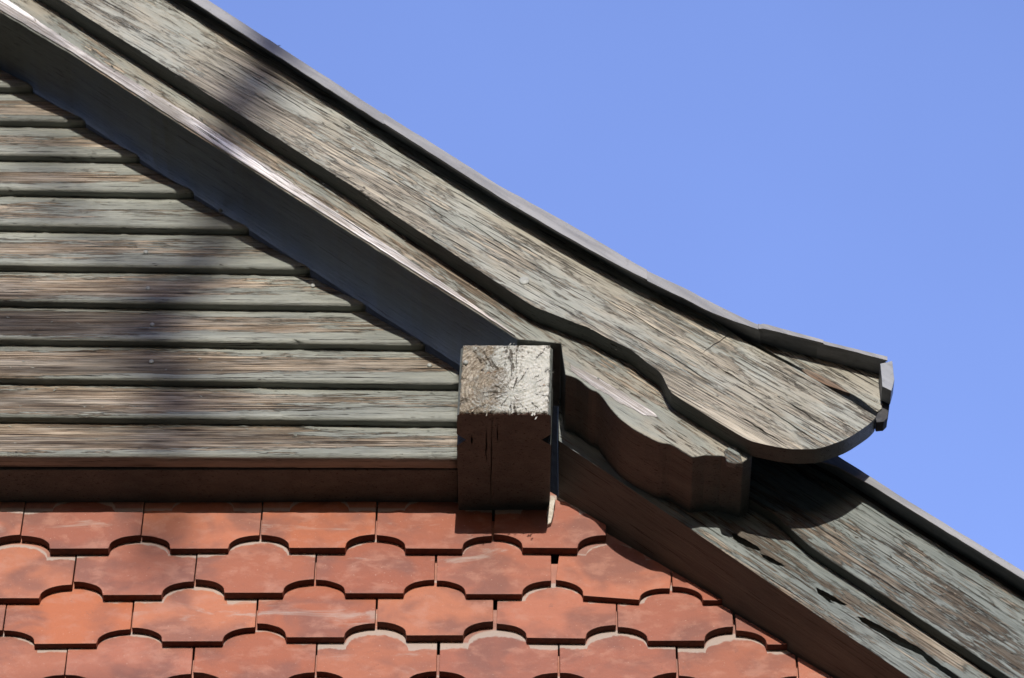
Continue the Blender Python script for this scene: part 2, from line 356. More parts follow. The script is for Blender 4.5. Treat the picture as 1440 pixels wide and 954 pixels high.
link('board', prism(ol, Y_BARGE, Y_RAF - 0.0010), M['barge'], barge, origin=(bx, Y_BARGE, bz), bevel=0.0014, side=M['sound_shade'])
board_ = bpy.data.objects['board']
cr = [((1035, 583), (1108, 627), 3.2), ((1066, 566), (1150, 622), 2.2), ((985, 500), (1062, 549), 1.8), ((1092, 556), (1176, 610), 1.8), ((860, 424), (960, 486), 1.6), ((905, 476), (1002, 540), 1.8),
      ((640, 300), (735, 362), 1.5), ((700, 372), (800, 434), 1.6), ((330, 92), (436, 160), 1.5), ((1000, 449), (1016, 462), 2.5), ((1030, 468), (986, 497), 1.8), ((560, 262), (650, 322), 1.4)]
cuts = []
for i, (p, q, wd) in enumerate(cr):
    n_ = 14; top_ = []; bot_ = []
    for j in range(n_ + 1):
        t = j / n_; x_ = p[0] + (q[0] - p[0]) * t; y_ = p[1] + (q[1] - p[1]) * t + 1.6 * mnoise.noise(Vector((t * 6, i * 4.1, 0)))
        h_ = 0.15 + wd * 0.5 * math.sin(math.pi * min(1, t * 1.02)) ** 0.7 * (0.7 + 0.5 * mnoise.noise(Vector((t * 9, i, 5))))
        top_.append((x_, y_ - h_)); bot_.append((x_, y_ + h_))
    cuts.append(prism(pl(top_ + bot_[::-1], Y_BARGE), Y_BARGE - 0.01, Y_BARGE + 0.012) if True else None)
for c_ in cuts:
    for v in c_.vertices: v.co -= board_.location + barge.location
board_.parent = None; loc_ = board_.location.copy(); board_.location = (0, 0, 0)
board_.modifiers.clear()
cut(board_, cuts)
board_.parent = barge; board_.location = loc_
m_ = board_.modifiers.new('edge', 'BEVEL'); m_.width = 0.0012; m_.segments = 2; m_.limit_method = 'ANGLE'; m_.angle_limit = R(50); m_.use_clamp_overlap = True
pk = rough(pl([(1016, 455), (1045, 474), (1080, 494), (1105, 507), (1126, 518), (1150, 527), (1174, 539), (1211, 563), (1234, 580)], Y_BARGE + .006), 0.007, 0.0012, 8) + rough(pl([(1240, 575), (1242, 540), (1241, 506)], Y_BARGE + .006), 0.01, 0.0008, 8) + pl([(1150, 482), (1062, 460), (994, 430)], Y_BARGE + .006)
link('infill_board', prism(pk, Y_BARGE + 0.005, Y_RAF - 0.004), M['barge'], barge, origin=(bx, Y_BARGE, bz), bevel=0.001, label='pale infill wedge above a split seam')
ch = rough(pl([(1127, 518), (1134, 517), (1150, 524), (1168, 533), (1182, 541), (1196, 551), (1183, 547), (1160, 539), (1140, 529)], Y_BARGE), 0.004, 0.001, 14, True)
link('broken_splinter', prism(ch, Y_BARGE + 0.003, Y_BARGE + 0.012), M['raw'], barge, origin=(bx, Y_BARGE, bz), bevel=0.0008)

def dome(r, h, name, mat, parent, x, y, z, sq=1.0):
    """nail head facing -y"""
    bm = bmesh.new(); bmesh.ops.create_uvsphere(bm, u_segments=14, v_segments=8, radius=1)
    for v in bm.verts:
        v.co = Vector((v.co.x * r, v.co.y * h, v.co.z * r * sq)) * (1 + 0.05 * mnoise.noise(v.co * 3))
    me = bpy.data.meshes.new('m'); bm.to_mesh(me); bm.free()
    for p in me.polygons: p.use_smooth = True
    o = link(name, me, mat, parent); o.location = Vector((x, y, z)) - parent.location; return o
x, z = at(737, 395, Y_BARGE); dome(0.0085, 0.002, 'nail_head', M['nail'], barge, x, Y_BARGE - 0.0003, z)
x, z = at(497, 210, Y_BARGE); dome(0.0040, 0.0015, 'nail_head', M['nail'], barge, x, Y_BARGE - 0.0003, z)

# ------------------------------------------------------------------ upper roof edge (zinc covering)
c_top = [(-900, -755), (280, -8), (480, 122), (581, 187), (600, 198), (701, 262), (801, 317), (867, 356), (906, 379), (960, 404), (994, 422), (1062, 455), (1080, 458), (1152, 478), (1254, 503)]
c_low = [(-900, -738), (268, 0), (480, 137), (600, 213), (701, 278), (821, 348), (892, 386), (960, 419), (1002, 440), (1062, 462), (1080, 465), (1154, 483), (1248, 507)]
cx, cz = at(1250, 505, Y_CAP)
roof = thing('roof', (cx, Y_CAP, cz), 'upper roof edge with a thin grey zinc lip curving out to a pointed end', 'roof')
T = rough(pl(c_top[:5] + smooth(c_top[5:], 4), Y_CAP), 0.012, 0.0006, 51); B = rough(pl(c_low[:4] + smooth(c_low[4:], 4), Y_CAP), 0.012, 0.0009, 52)
segs = [(-900, 540), (540, 906), (906, 1066), (1066, 1154), (1154, 1248)]
for i, (a, b) in enumerate(segs):        # the lip is made of overlapping lengths of sheet
    xa, xb = at(a, lerp_y(c_top, a), Y_CAP)[0], at(b, lerp_y(c_top, b), Y_CAP)[0] + (0.004 if b < 1200 else 0)
    t = [p for p in T if xa < p[0] < xb]; q = [p for p in B if xa < p[0] < xb]
    t = [(xa, lerp_y(T, xa))] + t + [(xb, lerp_y(T, min(xb, T[-1][0])))]; q = [(xa, lerp_y(B, xa))] + q + [(min(xb, B[-1][0]), lerp_y(B, min(xb, B[-1][0])))]
    link('verge_lip', prism(t + q[::-1], Y_CAP - 0.0022 * (i % 2), Y_CAP + 0.0030), M['zinc'], roof, origin=(cx, Y_CAP, cz), bevel=0.0004)
xe = at(1150, 480, Y_CAP)[0]; xf = at(1246, 503, Y_CAP)[0]
for xa, xb, dep, dn in ((T[0][0], xe, 3.6, 'main'), (xe - 0.0, xf, -0.232, 'tip')):      # the sheet and boarding run back; the tip is only a hood over the bargeboard
    slab = [(xa, lerp_y(T, xa) - .001)] * (xa > T[0][0]) + [(x_, z_ - 0.001) for x_, z_ in T if xa <= x_ <= xb] + [(xb, lerp_y(T, xb) - .001)]
    link('covering', prism(slab + [(x_, z_ - 0.004) for x_, z_ in slab[::-1]], Y_CAP + 0.0035, dep), M['zinc'], roof, origin=(cx, Y_CAP, cz))
    dk = [(x_, z_ - 0.0045) for x_, z_ in slab]
    link('deck', prism(dk + [(x_ - 0.004, z_ - 0.022) for x_, z_ in dk[::-1]], Y_BARGE + 0.012, dep), M['dark'], roof, origin=(cx, Y_CAP, cz))
ep = pl([(1238, 509), (1248, 507), (1255, 505), (1258, 532), (1254, 547), (1241, 541), (1240, 527)], Y_CAP)
link('end_flashing', prism(rough(ep, 0.005, 0.0005, 6, True), Y_CAP + 0.004, Y_BARGE + 0.004), M['zinc2'], roof, origin=(cx, Y_CAP, cz), bevel=0.0006)
ep = pl([(1240, 541), (1253, 545), (1252, 560), (1248, 588), (1243, 593), (1233, 594), (1231, 588), (1238, 570)], -0.248)
link('drip_edge', prism(rough(ep, 0.005, 0.0005, 6, True), -0.248, -0.226), M['felt'], roof, origin=(cx, Y_CAP, cz), bevel=0.0008)

# ------------------------------------------------------------------ square beam end
bxl, bxr = at(643, 560, Y_BLOCK)[0], at(774, 560, Y_BLOCK)[0]
zt, zb = at(700, 487, Y_BLOCK)[1], at(700, 581, Y_BLOCK)[1]
zt -= 0.0005
def block_plan():
    r = 0.006; y0 = Y_BLOCK; y1 = 0.03
    yn = -0.215 + 0.062
    L = [(bxl + r, y0), (bxl, y0 + r), (bxl - .001, yn - .013), (bxl + .013, yn), (bxl - .001, yn + .013), (bxl, y1)]
    Rr = [(bxr, y1), (bxr + .001, yn + .013), (bxr - .013, yn), (bxr + .001, yn - .013), (bxr, y0 + r), (bxr - r, y0)]
    return L + Rr
beam = thing('beam_end', ((bxl + bxr) / 2, -0.1, zb), 'square projecting beam end with flaking pale front and dark underside, beside the weatherboards', 'beam')
me = plan_prism(block_plan(), zb, zt)
# the front leans a little, as in an old beam
for v in me.vertices:
    if v.co.z > zb + 0.05: v.co.x += 0.0045
link('timber', me, M['sound_shade'], beam, origin=((bxl + bxr) / 2, -0.1, zb), bevel=0.003)
bt_ = [o for o in bpy.data.objects if o.parent == beam][0]
bt_.parent = None; loc_ = bt_.location.copy(); bt_.location = (0, 0, 0); bt_.modifiers.clear(); cs = []
for px0, px1, y0_, y1_, wd in ((692, 689, -0.205, 0.0, .0009), (684, 683, -0.18, -0.10, .0012), (663, 663, -0.165, -0.14, .0014), (699, 700, -0.19, -0.145, .0010)):
    a_, b_ = at(px0, 580, Y_BLOCK)[0], at(px1, 580, Y_BLOCK)[0]; q = []
    for j in range(13):
        t_ = j / 12; q.append((a_ + (b_ - a_) * t_ + .0012 * mnoise.noise(Vector((t_ * 5, px0, 0))), y0_ + (y1_ - y0_) * t_, wd * math.sin(math.pi * max(.05, min(.95, t_)))))
    m_ = plan_prism([(x_ - w_, y_) for x_, y_, w_ in q] + [(x_ + w_, y_) for x_, y_, w_ in q[::-1]], zb - .01, zb + .012)
    for v in m_.vertices: v.co -= loc_ + beam.location
    cs.append(m_)
cut(bt_, cs)
bt_.parent = beam; bt_.location = loc_
m_ = bt_.modifiers.new('edge', 'BEVEL'); m_.width = 0.0025; m_.segments = 2; m_.limit_method = 'ANGLE'; m_.angle_limit = R(50)
# weathered end-grain face: real relief
nx_, nz_ = 150, 128
bm = bmesh.new(); vg = []
ztf = zt + 0.001; zbf = zb - 0.0005
for j in range(nz_ + 1):
    row = []
    for i in range(nx_ + 1):
        u, v = i / nx_, j / nz_
        x = bxl + 0.003 + (bxr - bxl - 0.006) * u + 0.0045 * v; z = zbf + (ztf - zbf) * v
        p = Vector((x, 0, z))
        edge = min(u, 1 - u, v, 1 - v)
        h = 0.0022 * mnoise.fractal(p * 60, 1.0, 2.1, 5) + 0.0012 * mnoise.noise(Vector((x * 500, 3, z * 260)))
        rad = math.hypot(x - bxl - 0.09, (z - zbf - 0.07)); h += 0.0007 * math.sin(rad * 900 + 3 * mnoise.noise(p * 30))
        k_ = min(1, edge / 0.03)
        jit = 0.0013 * mnoise.noise(p * 140) if 0 < k_ < 1 or edge == 0 else 0
        y = Y_BLOCK - 0.0030 * min(1, edge / 0.02) ** 0.5 - h * k_ + (0.004 if edge == 0 else 0)
        row.append(bm.verts.new((x + jit * (1 if edge < .02 else 0), y, z + jit)))
    vg.append(row)
for j in range(nz_):
    for i in range(nx_):
        bm.faces.new((vg[j][i], vg[j][i + 1], vg[j + 1][i + 1], vg[j + 1][i]))
me = bpy.data.meshes.new('m'); bm.to_mesh(me); bm.free()
for p in me.polygons: p.use_smooth = True
link('end_face', me, M['end'], beam, origin=((bxl + bxr) / 2, Y_BLOCK, zb + 0.06), label='cracked pale end grain with flaking paint')
x, z = at(655, 513, Y_BLOCK); dome(0.0042, 0.004, 'nail_head', M['nail'], beam, x, Y_BLOCK - 0.004, z)

# ------------------------------------------------------------------ weatherboards
# top edges (left, at x=300, slope px/px) of each lit board, photo pixels
tops = [(-82, .016), (-30, .016), (24, .016), (78, .016), (129, .017), (177, .018), (224, .018), (273.5, .018), (324, .017), (378, .0155), (430, .0125), (484, .0135), (537, .0135), (592, .010), (650, .006)]
clad = thing('weatherboard_panel', (at(300, 650, Y_SID)[0], -0.08, at(300, 650, Y_SID)[1]), 'horizontal weatherboards with peeling grey-green paint filling the gable left of the beam end', 'weatherboards')
cutline = pl([(-900, -482), (0, 100), (105, 168), (182, 221), (645, 524), (760, 600)], -0.075)
ca, cb = cutline[1], cutline[4]
def xcut(z):   # where the rafter's underside meets the boards
    t = (z - ca[1]) / (cb[1] - ca[1]); return ca[0] + (cb[0] - ca[0]) * t - 0.002
XB = bxl - 0.0004
XL = at(-900, 500, Y_SID)[0]
for i in range(len(tops) - 1):
    y_t, s_t = tops[i]; y_b, s_b = tops[i + 1]
    yfront = Y_SID + 0.0015 * math.sin(i * 2.1); last = i == len(tops) - 2
    z_bot0 = at(0, (y_b - 7.5) if not last else 640, yfront)[1]; z_top0 = at(0, y_t, -0.074)[1]
    sl_b = -(s_b if not last else .004) / 0.743; sl_t = -s_t / 0.743
    x00 = at(0, 500, Y_SID)[0]
    H = z_top0 - z_bot0
    prof = [(-0.0745, H + 0.014), (-0.0765, H * 0.86), (-0.0805, H * 0.6), (-0.0865, H * 0.33), (-0.0915, 0.013), (-0.0930, 0.0065), (-0.0920, 0.0020), (-0.0885, 0.0000), (-0.083, 0.0004), (-0.0685, 0.0010), (-0.0665, H + 0.014)]
    if last: prof = prof[:6] + [(-0.0915, 0.001), (-0.0885, -0.001), (-0.083, -0.001), (-0.066, -0.001), (-0.0665, H + 0.014)]
    nX = 150; vv = []; ff = []
    npf = len(prof)
    for a in range(nX + 1):
        for b_, (py, pz) in enumerate(prof):
            xr = XB; 
            zl = z_bot0 + pz
            xr = min(XB, xcut(zl - 0.75 * (0) + (sl_b * (XB - x00))))
            for _ in range(3): xr = min(XB, xcut(zl + sl_b * (xr - x00)))
            if py > -0.08: pass
            x = XL + (xr - XL) * a / nX
            tt = max(0, min(1, pz / H)); zz = z_bot0 + pz + (sl_b + (sl_t - sl_b) * tt) * (x - x00)
            wv = 0.0010 * mnoise.noise(Vector((x * 9, i * 3.3, 0))) + 0.0007 * mnoise.noise(Vector((x * 60, i * 3.3, 4)))
            chip = 0.0
            if b_ in (5, 6, 7):
                c_ = mnoise.noise(Vector((x * 55, i * 9.1, 1))) + 0.5 * mnoise.noise(Vector((x * 170, i * 9.1, 7))); chip = max(0, c_ - 0.28) * 0.006
            vv.append((x, py + chip * 0.5 + wv * 0.4, zz + wv + chip))
    for a in range(nX):
        for b_ in range(npf):
            c_ = (b_ + 1) % npf
            ff.append((a * npf + b_, a * npf + c_, (a + 1) * npf + c_, (a + 1) * npf + b_))
    ff.append(tuple(range(npf))[::-1]); ff.append(tuple(nX * npf + q for q in range(npf)))
    me = bpy.data.meshes.new('m'); me.from_pydata(vv, [], ff)
    bm = bmesh.new(); bm.from_mesh(me); bmesh.ops.recalc_face_normals(bm, faces=bm.faces); bm.to_mesh(me); bm.free()
    for p in me.polygons: p.use_smooth = len(p.vertices) == 4
    bo = link('board', me, M['siding'], clad, origin=(x00 + 0.3, Y_SID, z_bot0 + H * 0.50 + sl_b * 0.3))
    # nail heads
    for px, py in ((205, 355), (208, 406), (214, 457), (213, 509), (440, 402), (604, 514), (310, 297)):
        if y_t < py < y_b - 5 + s_b * px and py > y_t + s_t * px + 5:
            fr = (y_b - 8 - py + s_b * px) / (y_b - y_t - 8); yy = -0.0925 + 0.016 * fr
            x, z = at(px, py, yy)
            n_ = dome(0.0040, 0.0022, 'nail_head', M['nail'], clad, x, yy - 0.0002, z); n_.parent = bo; n_.location = Vector((x, yy - 0.0002, z)) - clad.location - bo.location

# sill closing the underside of the weatherboards
zs = at(300, 661, -0.060)[1]; XS = bxl - 0.0008
sill = link('sill_board', plan_prism([(XL, -0.060), (XS, -0.060), (XS, 0.03), (XL, 0.03)], zs, zs + 0.012), M['sound_shade'], None, 'dark horizontal sill board closing off the weatherboards just above the top row of tiles', 'sill', kind='thing', origin=(0, 0, zs), bevel=0.002)

# ------------------------------------------------------------------ tile-hung wall
Y_T = 0.0
V0 = lambda px, py: at(px, py, Y_T)
W0 = 0.183
def tile_outline(w=W0, h=0.165):
    hw = w / 2; fl = 0.0445; ar = 0.0300; pts = []
    n = 9
    # from the left joint, along the left arc, flat tab, right arc
    for k_ in range(n + 1):
        a = k_ / n * math.pi / 2
        pts.append((-hw + (hw - fl - 0.001) * math.sin(a), 0.0045 + (ar - 0.0045) * math.cos(a)))
    pts.append((-fl, 0.0)); pts.append((fl, 0.0))
    for k_ in range(n, -1, -1):
        a = k_ / n * math.pi / 2
        pts.append((hw - (hw - fl - 0.001) * math.sin(a), 0.0045 + (ar - 0.0045) * math.cos(a)))
    pts += [(hw, h), (-hw, h)]
    return pts
TILT = 0.165
def tile_mesh(out, ox=0.0, oz=0.0):
    n = len(out); me = bpy.data.meshes.new('tile')
    vv = [(x, z * TILT, z) for x, z in out] + [(x, z * TILT + 0.0165, z) for x, z in out]
    ff = [list(range(n)), list(range(2 * n - 1, n - 1, -1))] + [[(i + 1) % n, i, i + n, (i + 1) % n + n] for i in range(n)]
    me.from_pydata(vv, [], ff)
    bm = bmesh.new(); bm.from_mesh(me); bmesh.ops.recalc_face_normals(bm, faces=bm.faces); bm.to_mesh(me); bm.free()
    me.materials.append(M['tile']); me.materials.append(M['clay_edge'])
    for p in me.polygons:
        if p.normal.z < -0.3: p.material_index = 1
    return me
shared = []
for s_ in range(4):
    o_ = [(x + 0.0006 * mnoise.noise(Vector((x * 90, z * 90, s_ * 7.7))), z + 0.0007 * mnoise.noise(Vector((x * 70, z * 70, s_ * 5.1 + 40)))) for x, z in tile_outline()]
    shared.append(tile_mesh(o_))
V1 = [V0(786, 687), V0(1290, 1027)]
wall = thing('tile_hung_wall', (0, 0.04, V0(600, 954)[1]), 'wall hung with rows of red clay tiles with scalloped lower edges, below the weatherboards', 'tiled wall')
bk = clip([(-2.2, 0), (V0(853, 700)[0], 0), (1.9, 0), (1.9, V1[0][1]), (-2.2, V1[0][1] + 0.03)], V1[0], V1[1], False)
link('backing_wall', prism(bk, 0.052, 0.30), M['dark'], wall, origin=(0, 0.04, 4))
rows = [
 [(-310, -142, 771, 0), (-140, 26, 771, 0), (26, 196, 771.5, 0), (196, 364, 771, 0), (365, 527, 771, 0), (528, 692, 772, .4), (694, 853, 771, .6)],
 [(-416, -246, 841, 0), (-244, -74, 841, 0), (-72, 99, 841, 0), (100, 271, 836.5, 0), (272, 441, 834, 0), (442, 611, 834, 0), (613, 776, 835.5, 0), (778, 941, 840, 5.6), (946, 1112, 844, 0)],
 [(-338, -170, 906, 0), (-168, 1, 906, 0), (2, 182, 905, -.8), (183, 358, 902, -.5), (359, 527, 896, 0), (529, 694, 894, 0), (697, 867, 897, 1.2), (869, 1033, 901, 0), (1036, 1202, 906, 0)],
 [(-430, -262, 971, 0), (-260, -92, 971, 0), (-90, 88, 970, 0), (89, 268, 969, -.8), (269, 442, 966, 0), (443, 614, 964, 0), (616, 785, 965, 1), (787, 953, 966, 0), (955, 1123, 970, 0), (1125, 1290, 974, 0)]]
for r_ in range(4, 8):
    pr = rows[r_ - 2]; rows.append([(a, b, y + 132 + 4, t * 0.5) for a, b, y, t in pr] + [(pr[-1][1] + 2, pr[-1][1] + 169, pr[-1][2] + 136, 0)])
gapl = 0.0025
for ri, row in enumerate(rows):
    for ti, (xa, xb, yb, tl_) in enumerate(row):
        (x0, z0), (x1, z1) = V0(xa + 0.6, yb), V0(xb - 0.6, yb)
        xm, w_ = (x0 + x1) / 2, x1 - x0
        sx_ = w_ / W0
        # clipping line in tile space
        A = ((V1[0][0] - xm) / sx_, V1[0][1] - z0 - gapl); B_ = ((V1[1][0] - xm) / sx_, V1[1][1] - z0 - gapl)
        if tl_ > 3:
            c_, s_ = math.cos(R(tl_)), math.sin(R(tl_))
            A = (A[0] * c_ - A[1] * s_, A[0] * s_ + A[1] * c_); B_ = (B_[0] * c_ - B_[1] * s_, B_[0] * s_ + B_[1] * c_)
        o_ = tile_outline(); c = clip(o_, A, B_, False)
        if len(c) < 3: continue
        if len(c) == len(o_) and all(abs(p[0] - q[0]) + abs(p[1] - q[1]) < 1e-9 for p, q in zip(c, o_)): me = shared[random.randrange(4)]
        else:
            if max(p[0] for p in c) - min(p[0] for p in c) < 0.004: continue
            me = tile_mesh(c)
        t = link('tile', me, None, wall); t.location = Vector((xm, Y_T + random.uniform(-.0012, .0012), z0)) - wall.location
        t.scale = (sx_, 1, 1); t.rotation_euler = (random.uniform(-.006, .006), R(tl_) + random.uniform(-.003, .003), random.uniform(-.006, .006))
        m = t.modifiers.new('edge', 'BEVEL'); m.width = 0.0011; m.segments = 2; m.limit_method = 'ANGLE'; m.angle_limit = R(35)
mo = rough(pl([(776, 697), (781, 702), (779, 718), (775, 735), (770, 738), (769, 722), (772, 706)], Y_T), 0.003, 0.0012, 61, True)
link('mortar', prism(mo, Y_T - 0.001, 0.03), M['mortar'], wall, origin=(0, 0, 5.4), bevel=0.0015)

# ------------------------------------------------------------------ lower rafter, rotted through in places
f_ = [(786, 620), (800, 629.5), (960, 737), (1290, 960), (1900, 1372)]
k_ = [(p[0], p[1] + 67) for p in f_]
front_low = pl(f_, Y_LRAF); cont = pl(k_, Y_T)
# carry the sloping underside on to the depth of the rafter's back
yb_ = 0.06
back_low = []
for px in [p[0] for p in f_]:
    pass
def interp(lst, x):
    return lerp_y(lst, x)
xs = [front_low[0][0] + (front_low[-1][0] - front_low[0][0]) * i / 60 for i in range(61)]
fl_ = [(x, interp(front_low, x)) for x in xs]
bl_ = [(x, interp(front_low, x) + (interp(cont, x) - interp(front_low, x)) * (yb_ - Y_LRAF) / (Y_T - Y_LRAF)) for x in xs]
tp = [(x, z + 0.14) for x, z in fl_][::-1]
fl_r = [(x, z + 0.0007 * mnoise.noise(Vector((x * 80, 0, 0)))) for x, z in fl_]
lx, lz = at(1100, 826, Y_LRAF)
lraf = thing('rafter', (lx, Y_LRAF, lz), 'lower rafter with black rotted slots in its grey face, running above the cut tiles', 'rafter')
lr = link('timber', prism(fl_r + tp, Y_LRAF, yb_, bl_ + tp), M['lower'], lraf, origin=(lx, Y_LRAF, lz), side=M['sound_shade'])
slots = [
 [(1029, 750), (1036, 752), (1050, 759), (1063, 768), (1071, 774), (1066, 775), (1052, 770), (1038, 763), (1030, 756)],
 [(1069, 778), (1080, 783), (1094, 790), (1106, 797), (1100, 797), (1086, 792), (1074, 785)],
 [(1147, 826), (1158, 831), (1174, 840), (1192, 851), (1186, 852), (1170, 846), (1152, 836)],
 [(1156, 838), (1166, 843), (1175, 850), (1166, 848)],
 [(1205, 867), (1216, 869), (1236, 879), (1262, 893), (1290, 909), (1304, 921), (1322, 934), (1350, 954), (1380, 976), (1360, 968), (1330, 948), (1306, 932), (1296, 922), (1278, 914), (1252, 901), (1232, 888), (1212, 875)]]
cut(lr, [prism(rough(pl(s_, Y_LRAF), 0.0035, 0.0017, i, True), Y_LRAF - 0.01, Y_LRAF + 0.03) for i, s_ in enumerate(slots)])

# ------------------------------------------------------------------ lower bargeboard and lower roof edge
lb_low = [(1056, 695), (1100, 725), (1400, 953), (1460, 996), (1900, 1316)]
lb_low = [(1050, 700), (1090, 724), (1140, 754 + 15), (1440, 966), (1900, 1280)]
lbl = rough(pl(lb_low, Y_LBARGE), 0.01, 0.0006, 71)
lc_low = [(1000, 570), (1105, 635), (1175, 655), (1224, 682), (1440, 815), (1900, 1095)]
lc_top = [(1000, 540), (1100, 600), (1178, 641), (1230, 674), (1260, 694), (1440, 804), (1900, 1085)]
ltop = pl([(x, y + 3) for x, y in lc_top], Y_LCAP)
xl_ = lbl[0][0]
tb = [(max(p[0], xl_ + 0.001 * i), p[1]) for i, p in enumerate([(xl_, lerp_y(ltop, xl_))] + [p for p in ltop if p[0] > xl_])]
lbar = thing('bargeboard', (xl_ + 0.2, Y_LBARGE, lbl[0][1] - 0.1), 'lower bargeboard with cracked flaking grey paint, partly in the curved shadow of the upper one', 'bargeboard')
link('board', prism(lbl + [(x, z - 0.012) for x, z in tb[::-1]], Y_LBARGE, Y_LRAF - 0.001), M['lower'], lbar, origin=tuple(lbar.location), bevel=0.0014, side=M['sound_shade'])
ll = rough(pl(lc_low, Y_LCAP), 0.012, 0.0006, 81); lt = rough(pl(lc_top, Y_LCAP), 0.012, 0.0006, 82)
lroof = thing('roof', (at(1230, 674, Y_LCAP)[0], Y_LCAP, at(1230, 674, Y_LCAP)[1]), 'lower roof edge with a straight grey zinc lip, emerging below the rounded bargeboard end', 'roof')
xs0 = at(1060, 600, Y_LCAP)[0]
lt = [p for p in lt if p[0] > xs0]; ll = [p for p in ll if p[0] > xs0]
link('verge_lip', prism(lt + ll[::-1], Y_LCAP, Y_LCAP + 0.003), M['zinc'], lroof, origin=tuple(lroof.location), bevel=0.0005)
link('covering', prism(lt + [(x, z - 0.004) for x, z in lt[::-1]], Y_LCAP + 0.0035, 3.6), M['zinc'], lroof, origin=tuple(lroof.location))
d_ = [(x, z - 0.0045) for x, z in lt]
link('deck', prism(d_ + [(x, z - 0.022) for x, z in d_[::-1]], Y_LBARGE + 0.003, 3.6), M['dark'], lroof, origin=tuple(lroof.location))

print('tiles', len([o for o in bpy.data.objects if o.name.startswith('tile')]))

# ------------------------------------------------------------------ loose paint curls and splinters standing off the boards
def flakes(name, parent, mat, spots, ang, seed):
    rnd = random.Random(seed); vv = []; ff = []
    for x, y, z, L in spots:
        a = ang + rnd.uniform(-.35, .35); c, s_ = math.cos(a), math.sin(a); wd = L * rnd.uniform(.18, .5); lift = L * rnd.uniform(.1, .5); b0 = len(vv); n = 4
        side = rnd.choice((-1, 1))
        for i in range(n + 1):
            t = i / n; hw = wd * (1 - 0.75 * t * t) * 0.5
            for q in (-1, 1):
                u, v = L * (t - .3) * side, hw * q + rnd.uniform(-.1, .1) * wd
                vv.append((x + u * c - v * s_ * side, y - 0.0004 - lift * t * t, z + u * s_ + v * c))
        for i in range(n): ff.append((b0 + 2 * i, b0 + 2 * i + 1, b0 + 2 * i + 3, b0 + 2 * i + 2))
    me = bpy.data.meshes.new('m'); me.from_pydata(vv, [], ff)
    o = link(name, me, mat, parent, kind='stuff', origin=tuple(parent.location))
    m = o.modifiers.new('thick', 'SOLIDIFY'); m.thickness = 0.0003
rnd = random.Random(3)
def along(poly_px, y, n, jitter, lo, hi):
    out = []
    for _ in range(n):
        t = rnd.random() * (len(poly_px) - 1); i = int(t); a, b = poly_px[i], poly_px[min(i + 1, len(poly_px) - 1)]; t -= i
        px = a[0] + (b[0] - a[0]) * t + rnd.gauss(0, jitter * .4); py = a[1] + (b[1] - a[1]) * t + rnd.gauss(0, jitter)
        x, z = at(px, py, y); out.append((x, y, z, rnd.uniform(lo, hi)))
    return out
flakes('paint_flakes', barge, M['barge'], along([(180, 0), (480, 190), (800, 400), (1000, 510), (1180, 590)], Y_BARGE, 110, 30, .002, .006) + along([(90, 0), (480, 246), (581, 315)], Y_BARGE, 40, 5, .002, .006), R(-41), 1)
flakes('paint_flakes', raf, M['rafter'], along([(60, 0), (480, 280), (780, 470), (1000, 610)], Y_RAF, 90, 9, .002, .007) + along([(10, 2), (268, 165), (480, 306)], Y_RAF - .002, 40, 3, .003, .009), R(-41), 2)
flakes('paint_flakes', lbar, M['lower'], along([(1170, 740), (1440, 900)], Y_LBARGE, 110, 16, .002, .006), R(-41), 4)
sp = []
for i in range(2, len(tops) - 1):
    for _ in range(26):
        px = rnd.uniform(0, 620); y_t, s_t = tops[i]; y_b = tops[i + 1][0]
        fr = rnd.choice((rnd.uniform(.15, .9), 0.28, 0.85)); py = y_t + (y_b - 8 - y_t) * (1 - fr) + s_t * px
        yy = -0.0925 + 0.0165 * fr
        x, z = at(px, py, yy)
        if x < xcut(z) - 0.01: sp.append((x, yy + 0.0006, z, rnd.uniform(.002, .006)))
flakes('paint_flakes', clad, M['siding'], sp, 0.0, 5)
flakes('paint_flakes', beam, M['end'], along([(655, 575), (760, 578)], Y_BLOCK - .002, 46, 4, .003, .008) + along([(655, 500), (770, 500), (660, 560)], Y_BLOCK - .003, 50, 25, .002, .006), R(60), 6)

# ------------------------------------------------------------------ bare tree behind the viewer, limbs throwing soft shade; conifers added to block sky
def tube(path, radii, seg=8):
    vv = []; ff = []
    for i, (p, r) in enumerate(zip(path, radii)):
        d = (path[min(i + 1, len(path) - 1)] - path[max(i - 1, 0)]).normalized(); a = d.orthogonal().normalized(); b = d.cross(a)
        for k in range(seg):
            t = 2 * math.pi * k / seg; vv.append(p + (a * math.cos(t) + b * math.sin(t)) * r)
    for i in range(len(path) - 1):
        for k in range(seg): ff.append((i * seg + k, i * seg + (k + 1) % seg, (i + 1) * seg + (k + 1) % seg, (i + 1) * seg + k))
    return [tuple(v) for v in vv], ff
TD = 13.0
def sunpt(px, py, y=-0.15):
    x, z = at(px, py, y); p = Vector((x, y, z)); return p + S * ((p.y + TD) / -S.y)
def limb(pts, r0, r1, name, parent):
    k = []
    for i in range(len(pts) - 1):
        for j in range(5): k.append(pts[i].lerp(pts[i + 1], j / 5) + Vector((mnoise.noise(pts[i] * 3 + Vector((j, 0, 0))), 0, mnoise.noise(pts[i] * 5 + Vector((0, j, 0))))) * 0.02)
    k.append(pts[-1])
    vv, ff = tube(k, [r0 + (r1 - r0) * i / (len(k) - 1) for i in range(len(k))])
    me = bpy.data.meshes.new('m'); me.from_pydata(vv, [], ff)
    for p in me.polygons: p.use_smooth = True
    return link(name, me, M['bark'], parent, origin=tuple(parent.location))
bt = thing('bare_tree', (-3.4, -TD, 0), 'leafless grey tree standing in front of the gable, its limbs shading the boards', 'tree')
trunk = [Vector((-3.4, -TD, -0.2)), Vector((-3.3, -TD, 2.5)), Vector((-3.05, -TD, 5.0)), Vector((-2.9, -TD, 8.5)), Vector((-3.0, -TD, 12))]
